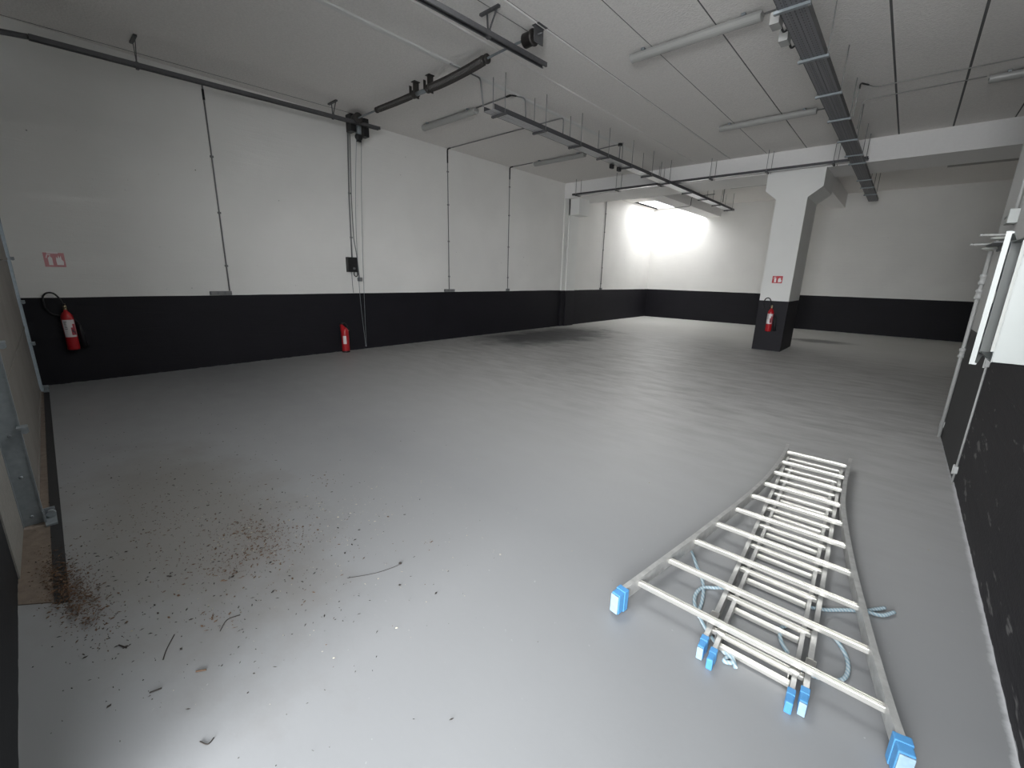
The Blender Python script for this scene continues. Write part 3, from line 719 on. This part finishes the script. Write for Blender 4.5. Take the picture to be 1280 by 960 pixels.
rel(t)
t = thing('junction_box', 'small white box on the grey pier above the white cabinet', 'junction box', (PX, 5.42, 2.1))
MB().box(PX-.05, PX+.012, 5.36, 5.54, 2.05, 2.16, bev=.005).build('housing', 'white_enamel', t)
MB().tube([(PX-.012, 5.42, 2.16), (PX-.012, 5.42, 3.3)], .010, 8).build('pipe', 'white_pipe', t)
for yy in (5.40, 5.49): MB().lathe([(.01, 0), (.01, .004)], 8, Matrix.Translation((PX-.05, yy, 2.10)) @ Matrix.Rotation(-math.pi/2, 4, 'Y')).build('screw', 'greyplastic', t)
rel(t)

cab = thing('electrical_cabinet', 'open white electrical cabinet on the right wall at the frame edge', 'cabinet', (XR, 3.12, 1.48))
KX, KY0, KY1, KZ0, KZ1 = .345, 2.90, 3.34, 1.215, 1.77
b = MB()
b.box(KX, XR, KY0, KY0+.004, KZ0, KZ1); b.box(KX, XR, KY1-.004, KY1, KZ0, KZ1)
b.box(KX, XR, KY0, KY1, KZ0, KZ0+.004); b.box(KX, XR, KY0, KY1, KZ1-.004, KZ1); b.box(XR-.006, XR, KY0, KY1, KZ0, KZ1)
b.box(KX-.002, KX+.002, KY0, KY0+.028, KZ0, KZ1); b.box(KX-.002, KX+.002, KY1-.02, KY1, KZ0, KZ1)
b.build('body', 'white_enamel', cab)
b = MB(); b.box(KX-.012, KX-.002, KY0+.004, KY0+.022, KZ0+.05, KZ1-.02); b.build('frame_strip', 'white_dull', cab)
MB().box(.43, .437, KY0+.03, KY1-.02, KZ0+.04, KZ1-.04).build('mounting_plate', 'greyplastic', cab)
for k in range(5):
    z = KZ0+.09+k*.095
    b = MB(); b.box(.385, .43, KY0+.10, KY0+.30, z-.022, z+.022, bev=.004); b.box(.375, .386, KY0+.12, KY0+.15, z-.010, z+.010); b.box(.375, .386, KY0+.20, KY0+.23, z-.010, z+.010); b.build('breaker', 'white_dull', cab)
# door leaf swung out from the far edge
hx, hy, ex, ey = KX-.002, KY1, .283, 2.905
leaf_a = math.atan2(ey-hy, ex-hx); LL = math.hypot(ex-hx, ey-hy)
T = Matrix.Translation((hx, hy, 0)) @ Matrix.Rotation(leaf_a, 4, 'Z')
b = MB(); b.box(0, LL, -.003, 0, KZ0-.012, KZ1+.01, T)
dl = b.build('door', 'bluegrey', cab)
b = MB(); b.box(LL-.008, LL+.001, -.006, .012, KZ0-.016, KZ1+.018, T); b.box(0, LL, 0, .018, KZ0-.016, KZ0-.008, T); b.box(0, LL, 0, .018, KZ1+.008, KZ1+.016, T); b.build('door_flange', 'white_enamel', dl)
for z in (KZ0+.07, KZ1-.08): MB().lathe([(.007, -.03), (.007, .03)], 8, Matrix.Translation((hx-.006, hy-.01, z))).build('hinge', 'white_dull', dl)
MB().box(LL-.07, LL-.05, 0, .012, 1.48, 1.53, T).build('latch', 'white_dull', dl)
rel(cab)
for ch in cab.children:
    pass

# ------------------------------------------------------------------ ladder lying on the floor
lad = thing('extension_ladder', 'three-section aluminium ladder with flared base lying on the grey floor', 'ladder', (-.25, 3.0, 0))
YR = [1.80+.277*k for k in range(10)]
L3x = [(1.66, -.742), (1.80, -.722), (2.077, -.684), (2.354, -.646), (2.63, -.612), (2.91, -.577), (3.185, -.549), (3.46, -.527), (3.74, -.519), (4.02, -.519), (4.30, -.530), (4.44, -.545)]
R3x = [(1.66, .242), (1.80, .208), (2.077, .149), (2.354, .096), (2.63, .045), (2.91, 0.), (3.185, -.041), (3.46, -.074), (3.74, -.091), (4.02, -.102), (4.30, -.108), (4.44, -.110)]
def interp(tab, y):
    for (a, xa), (c, xc) in zip(tab, tab[1:]):
        if a <= y <= c: return xa + (xc-xa)*(y-a)/(c-a)
    return tab[-1][1] if y > tab[-1][0] else tab[0][1]
def stringer(pts, z0, z1, th, side):
    """channel section that follows pts (x, y); side +1/-1 is the outward direction"""
    b = MB(); n = len(pts); P3 = [Vector((p[0], p[1], 0)) for p in pts]
    P3 = smooth(P3, 3)
    prof = [(0, z0), (0, z1), (th, z1), (th, z1-.005), (.004, z1-.005), (.004, z0+.005), (th, z0+.005), (th, z0)]
    rings = []
    for i, p in enumerate(P3):
        d = (P3[min(i+1, len(P3)-1)] - P3[max(i-1, 0)]).normalized(); nr = Vector((d.y, -d.x, 0))*side
        rings.append([b.bm.verts.new((p.x+nr.x*o, p.y+nr.y*o, z)) for o, z in prof])
    m_ = len(prof)
    for a, c in zip(rings, rings[1:]):
        for k in range(m_): b.bm.faces.new((a[k], a[(k+1) % m_], c[(k+1) % m_], c[k]))
    b.bm.faces.new(rings[0]); b.bm.faces.new(rings[-1][::-1]); return b
def rung(xa, xb, y, z, w_=.026, h_=.026):
    b = MB(); b.box(xa, xb, y-w_/2, y+w_/2, z-h_/2, z+h_/2, bev=.004)
    for dy in (-.006, .004): b.box(xa+.01, xb-.01, y+dy, y+dy+.002, z+h_/2, z+h_/2+.0012)
    return b
def foot(p, d, z0, z1, w_, ln, mat, worn=None):
    d = Vector((d[0], d[1], 0)).normalized(); a = Vector((p[0], p[1], (z0+z1)/2))
    b = MB(); b.bar(a, a - d*ln, w_, z1-z0, bev=.005)
    b.bar(a - d*ln*.15 + Vector((0, 0, 0)), a + d*.025, w_*1.12, (z1-z0)*1.06, bev=.003)
    f = b.build('rubber_foot', mat, lad)
    if worn:
        a2 = a - d*(ln+.002); MB().bar(a2, a2 - d*.006, w_*.9, (z1-z0)*.92, bev=.002).build('worn_sole', worn, f)
# flared top section
Z3 = (.052, .118)
stringer([(x, y) for y, x in L3x], *Z3, .024, -1).build('stringer', 'alu_rail', lad)
stringer([(x, y) for y, x in R3x], *Z3, .024, 1).build('stringer', 'alu_rail', lad)
for y in YR: rung(interp(L3x, y)-.003, interp(R3x, y)+.003, y, .0905).build('rung', 'alu_rung', lad)
foot((-.752, 1.665), (.14, .99), .012, .115, .045, .045, 'bluecap', 'bluecap_worn')
foot((.256, 1.665), (-.21, .98), .012, .115, .045, .045, 'bluecap', 'bluecap_worn')
# middle section
def x2l(y): return -.3715 - .0535*(y-1.8)
def x2r(y): return -.027 - .0480*(y-1.8)
stringer([(x2l(y), y) for y in (1.70, 2.6, 3.5, 4.36)], 0., .062, .020, -1).build('stringer', 'alu_rail', lad)
stringer([(x2r(y), y) for y in (1.71, 2.6, 3.5, 4.36)], 0., .062, .020, 1).build('stringer', 'alu_rail', lad)
for k in range(10):
    y = 1.795+.2725*k; rung(x2l(y), x2r(y), y+.0, .047, .024, .022).build('rung', 'alu_rung', lad)
foot((x2l(1.7)-.010, 1.70), (-.053, 1), .0, .062, .027, .05, 'bluecap', 'bluecap_worn'); foot((x2r(1.71)+.010, 1.71), (-.05, 1), 0., .062, .027, .05, 'bluecap', 'bluecap_worn')
# lower section, nested inside
def x1l(y): return -.328 - .0520*(y-1.8)
def x1r(y): return -.065 - .0470*(y-1.8)
stringer([(x1l(y), y) for y in (1.67, 2.5, 3.4, 4.15)], 0., .050, .017, -1).build('stringer', 'alu_rail', lad)
stringer([(x1r(y), y) for y in (1.68, 2.5, 3.4, 4.15)], 0., .050, .017, 1).build('stringer', 'alu_rail', lad)
for k in range(9):
    y = 1.755+.2725*k; rung(x1l(y), x1r(y), y, .020, .024, .022).build('rung', 'alu_rung', lad)
foot((x1l(1.67)-.008, 1.67), (-.053, 1), .0, .052, .025, .05, 'bluecap'); foot((x1r(1.68)+.008, 1.68), (-.05, 1), 0., .052, .025, .05, 'bluecap')
# guide hooks near the foot
for x, y in ((x2l(1.86)-.012, 1.86), (x2r(1.86)+.012, 1.86), (x1l(1.80)-.006, 1.80), (x1r(1.80)+.006, 1.80)):
    MB().box(x-.018, x+.018, y-.03, y+.03, .058, .070, bev=.003).box(x-.018, x-.014, y-.03, y+.03, .0, .068).build('guide_hook', 'alu', lad)
# rope threaded through the lower rungs
rp = [[(-.66, 2.36), (-.60, 2.26), (-.535, 2.16), (-.50, 2.08), (-.475, 1.98), (-.46, 1.90), (-.41, 1.83), (-.34, 1.77), (-.28, 1.735)],
      [(-.40, 2.10), (-.46, 2.13), (-.51, 2.08), (-.515, 2.0), (-.49, 1.93), (-.45, 1.87)],
      [(-.13, 2.30), (-.03, 2.34), (.06, 2.42), (.13, 2.48), (.20, 2.57)], [(.13, 2.47), (.19, 2.49), (.235, 2.56)],
      [(-.02, 2.19), (.04, 2.17), (.09, 2.08), (.10, 1.98), (.07, 1.91), (.01, 1.88), (-.06, 1.87)],
      [(-.12, 2.12), (-.15, 2.06), (-.135, 1.98), (-.10, 1.93)],
      [(-.29, 1.76), (-.26, 1.72), (-.29, 1.70), (-.275, 1.75), (-.245, 1.70)]]
for k, r_ in enumerate(rp):
    MB().tube(smooth([(x, y, .010 + .004*(k % 2) + (.05 if k == 1 and i in (0,) else 0)) for i, (x, y) in enumerate(r_)], 8), .0085, 8).build('rope', 'rope', lad)
rel(lad)

# ------------------------------------------------------------------ leaf litter
def litter(name, label, spots, seed, mat, size, kind=None):
    rnd = random.Random(seed); b = MB()
    for (cx_, cy2, sx_, sy2, ang, n) in spots:
        ca, sa = math.cos(ang), math.sin(ang)
        for _ in range(n):
            u, v = rnd.gauss(0, sx_), rnd.gauss(0, sy2)
            x, y = cx_+u*ca-v*sa, cy2+u*sa+v*ca
            if y < yf(x)+.03 or x < XL+.05: continue
            L = size*rnd.choice((.25, .35, .5, .6, .8, 1., 1.7)); W = L*rnd.uniform(.16, .55)
            T = Matrix.Translation((x, y, (.011 if y < .0 else .003)+rnd.random()*.004)) @ Matrix.Rotation(rnd.uniform(0, 6.28), 4, 'Z') @ Matrix.Rotation(rnd.uniform(-.35, .35), 4, 'X')
            vs = [b.bm.verts.new(T @ Vector(p)) for p in ((-L/2, 0, 0), (-L*.1, W/2, .002), (L/2, 0, .001), (L*.05, -W/2, 0), (0, 0, .004))]
            for q in ((0, 3, 4), (3, 2, 4), (2, 1, 4), (1, 0, 4), (0, 1, 2, 3)):
                try: b.bm.faces.new([vs[i] for i in q])
                except ValueError: pass
    return tag(b.build(name, mat), label, 'leaf litter', kind='stuff')
M['leaf_brown'] = simple('dry_brown_leaf', (.095, .052, .028), .8, var=.5, scale=15)
M['leaf_dark'] = simple('dark_bark_bits', (.020, .015, .012), .85, var=.3, scale=15)
M['leaf_pale'] = simple('pale_seed_husks', (.42, .38, .28), .8, var=.3, scale=15)
main = [(-2.66, .72, .17, .075, .6, 420), (-2.45, .62, .16, .06, .9, 200), (-2.40, .48, .10, .05, .8, 90), (-2.95, .30, .45, .16, .15, 300), (-2.76, -.08, .20, .040, .14, 1500), (-2.98, -.13, .16, .03, 0, 160), (-3.1, .65, .6, .3, .1, 170), (-2.3, .75, .3, .22, .6, 120), (-3.05, 1.28, .10, .05, .2, 26), (-2.07, .34, .05, .03, .5, 40), (-1.84, 1.37, .03, .02, 0, 8)]
litter('leaf_litter', 'brown dry leaf crumbs strewn over the floor near the door', main, 3, 'leaf_brown', .013)
wide = [(-3.2, .45, .9, .35, .1, 420), (-2.6, .6, .5, .4, .2, 200), (-2.1, .3, .35, .3, .3, 110), (-2.6, -.02, .4, .08, .1, 180), (-1.9, .9, .6, .5, 0, 50), (-4.5, .9, 1.3, .6, .2, 120)]
litter('bark_crumbs', 'dark crumbs and slivers scattered on the floor near the door', wide, 5, 'leaf_dark', .012)
pale = [(-2.66, 1.12, .20, .12, .3, 100), (-2.45, 1.3, .5, .4, .1, 110), (-2.2, .8, .5, .4, .3, 90), (-2.6, .65, .25, .12, .5, 90), (-2.0, 2.4, .8, .6, 0, 26), (-3.2, .4, .6, .3, 0, 50), (-1.84, 1.36, .02, .02, 0, 5), (.2, 3.5, .2, .8, 0, 8)]
litter('seed_husks', 'pale husks and crumbs speckled across the floor', pale, 9, 'leaf_pale', .0075)
# single twigs and chips
tw = [([(-1.90, .88), (-1.83, 1.0), (-1.80, 1.10), (-1.80, 1.135)], .001, 'thin curved twig with knob alone on grey floor, mid left', 'leaf_dark', True),
      ([(-1.98, .13), (-2.03, .15), (-2.10, .19)], .0022, 'dark crooked twig at lower left of the floor', 'leaf_dark', False),
      ([(-1.84, .065), (-1.83, .10)], .0026, 'small dark stick lowest on the left floor', 'leaf_dark', False),
      ([(-1.82, .205), (-1.80, .235)], .0032, 'reddish brown wood chip right of the crooked twig', 'leaf_brown', False),
      ([(-1.50, .145), (-1.47, .16), (-1.48, .18)], .002, 'tiny hooked twig near the bottom edge of the floor', 'leaf_dark', False),
      ([(-2.20, .02), (-2.16, .04)], .003, 'dark bark piece near the black wall corner', 'leaf_dark', False),
      ([(-1.98, .33), (-2.03, .37), (-2.02, .42)], .0018, 'forked twig sticking out of the last leaf clump', 'leaf_dark', False)]
for pts, r, lab, mt_, knob in tw:
    b = MB(); b.tube(smooth([(x, y, r+.001) for x, y in pts], 5), r, 6)
    if knob: b.lathe([(.003, 0), (.008, .003), (.008, .008), (.003, .011)], 8, Matrix.Translation((pts[-1][0], pts[-1][1], 0)))
    tag(b.build('twig', mt_), lab, 'twig')
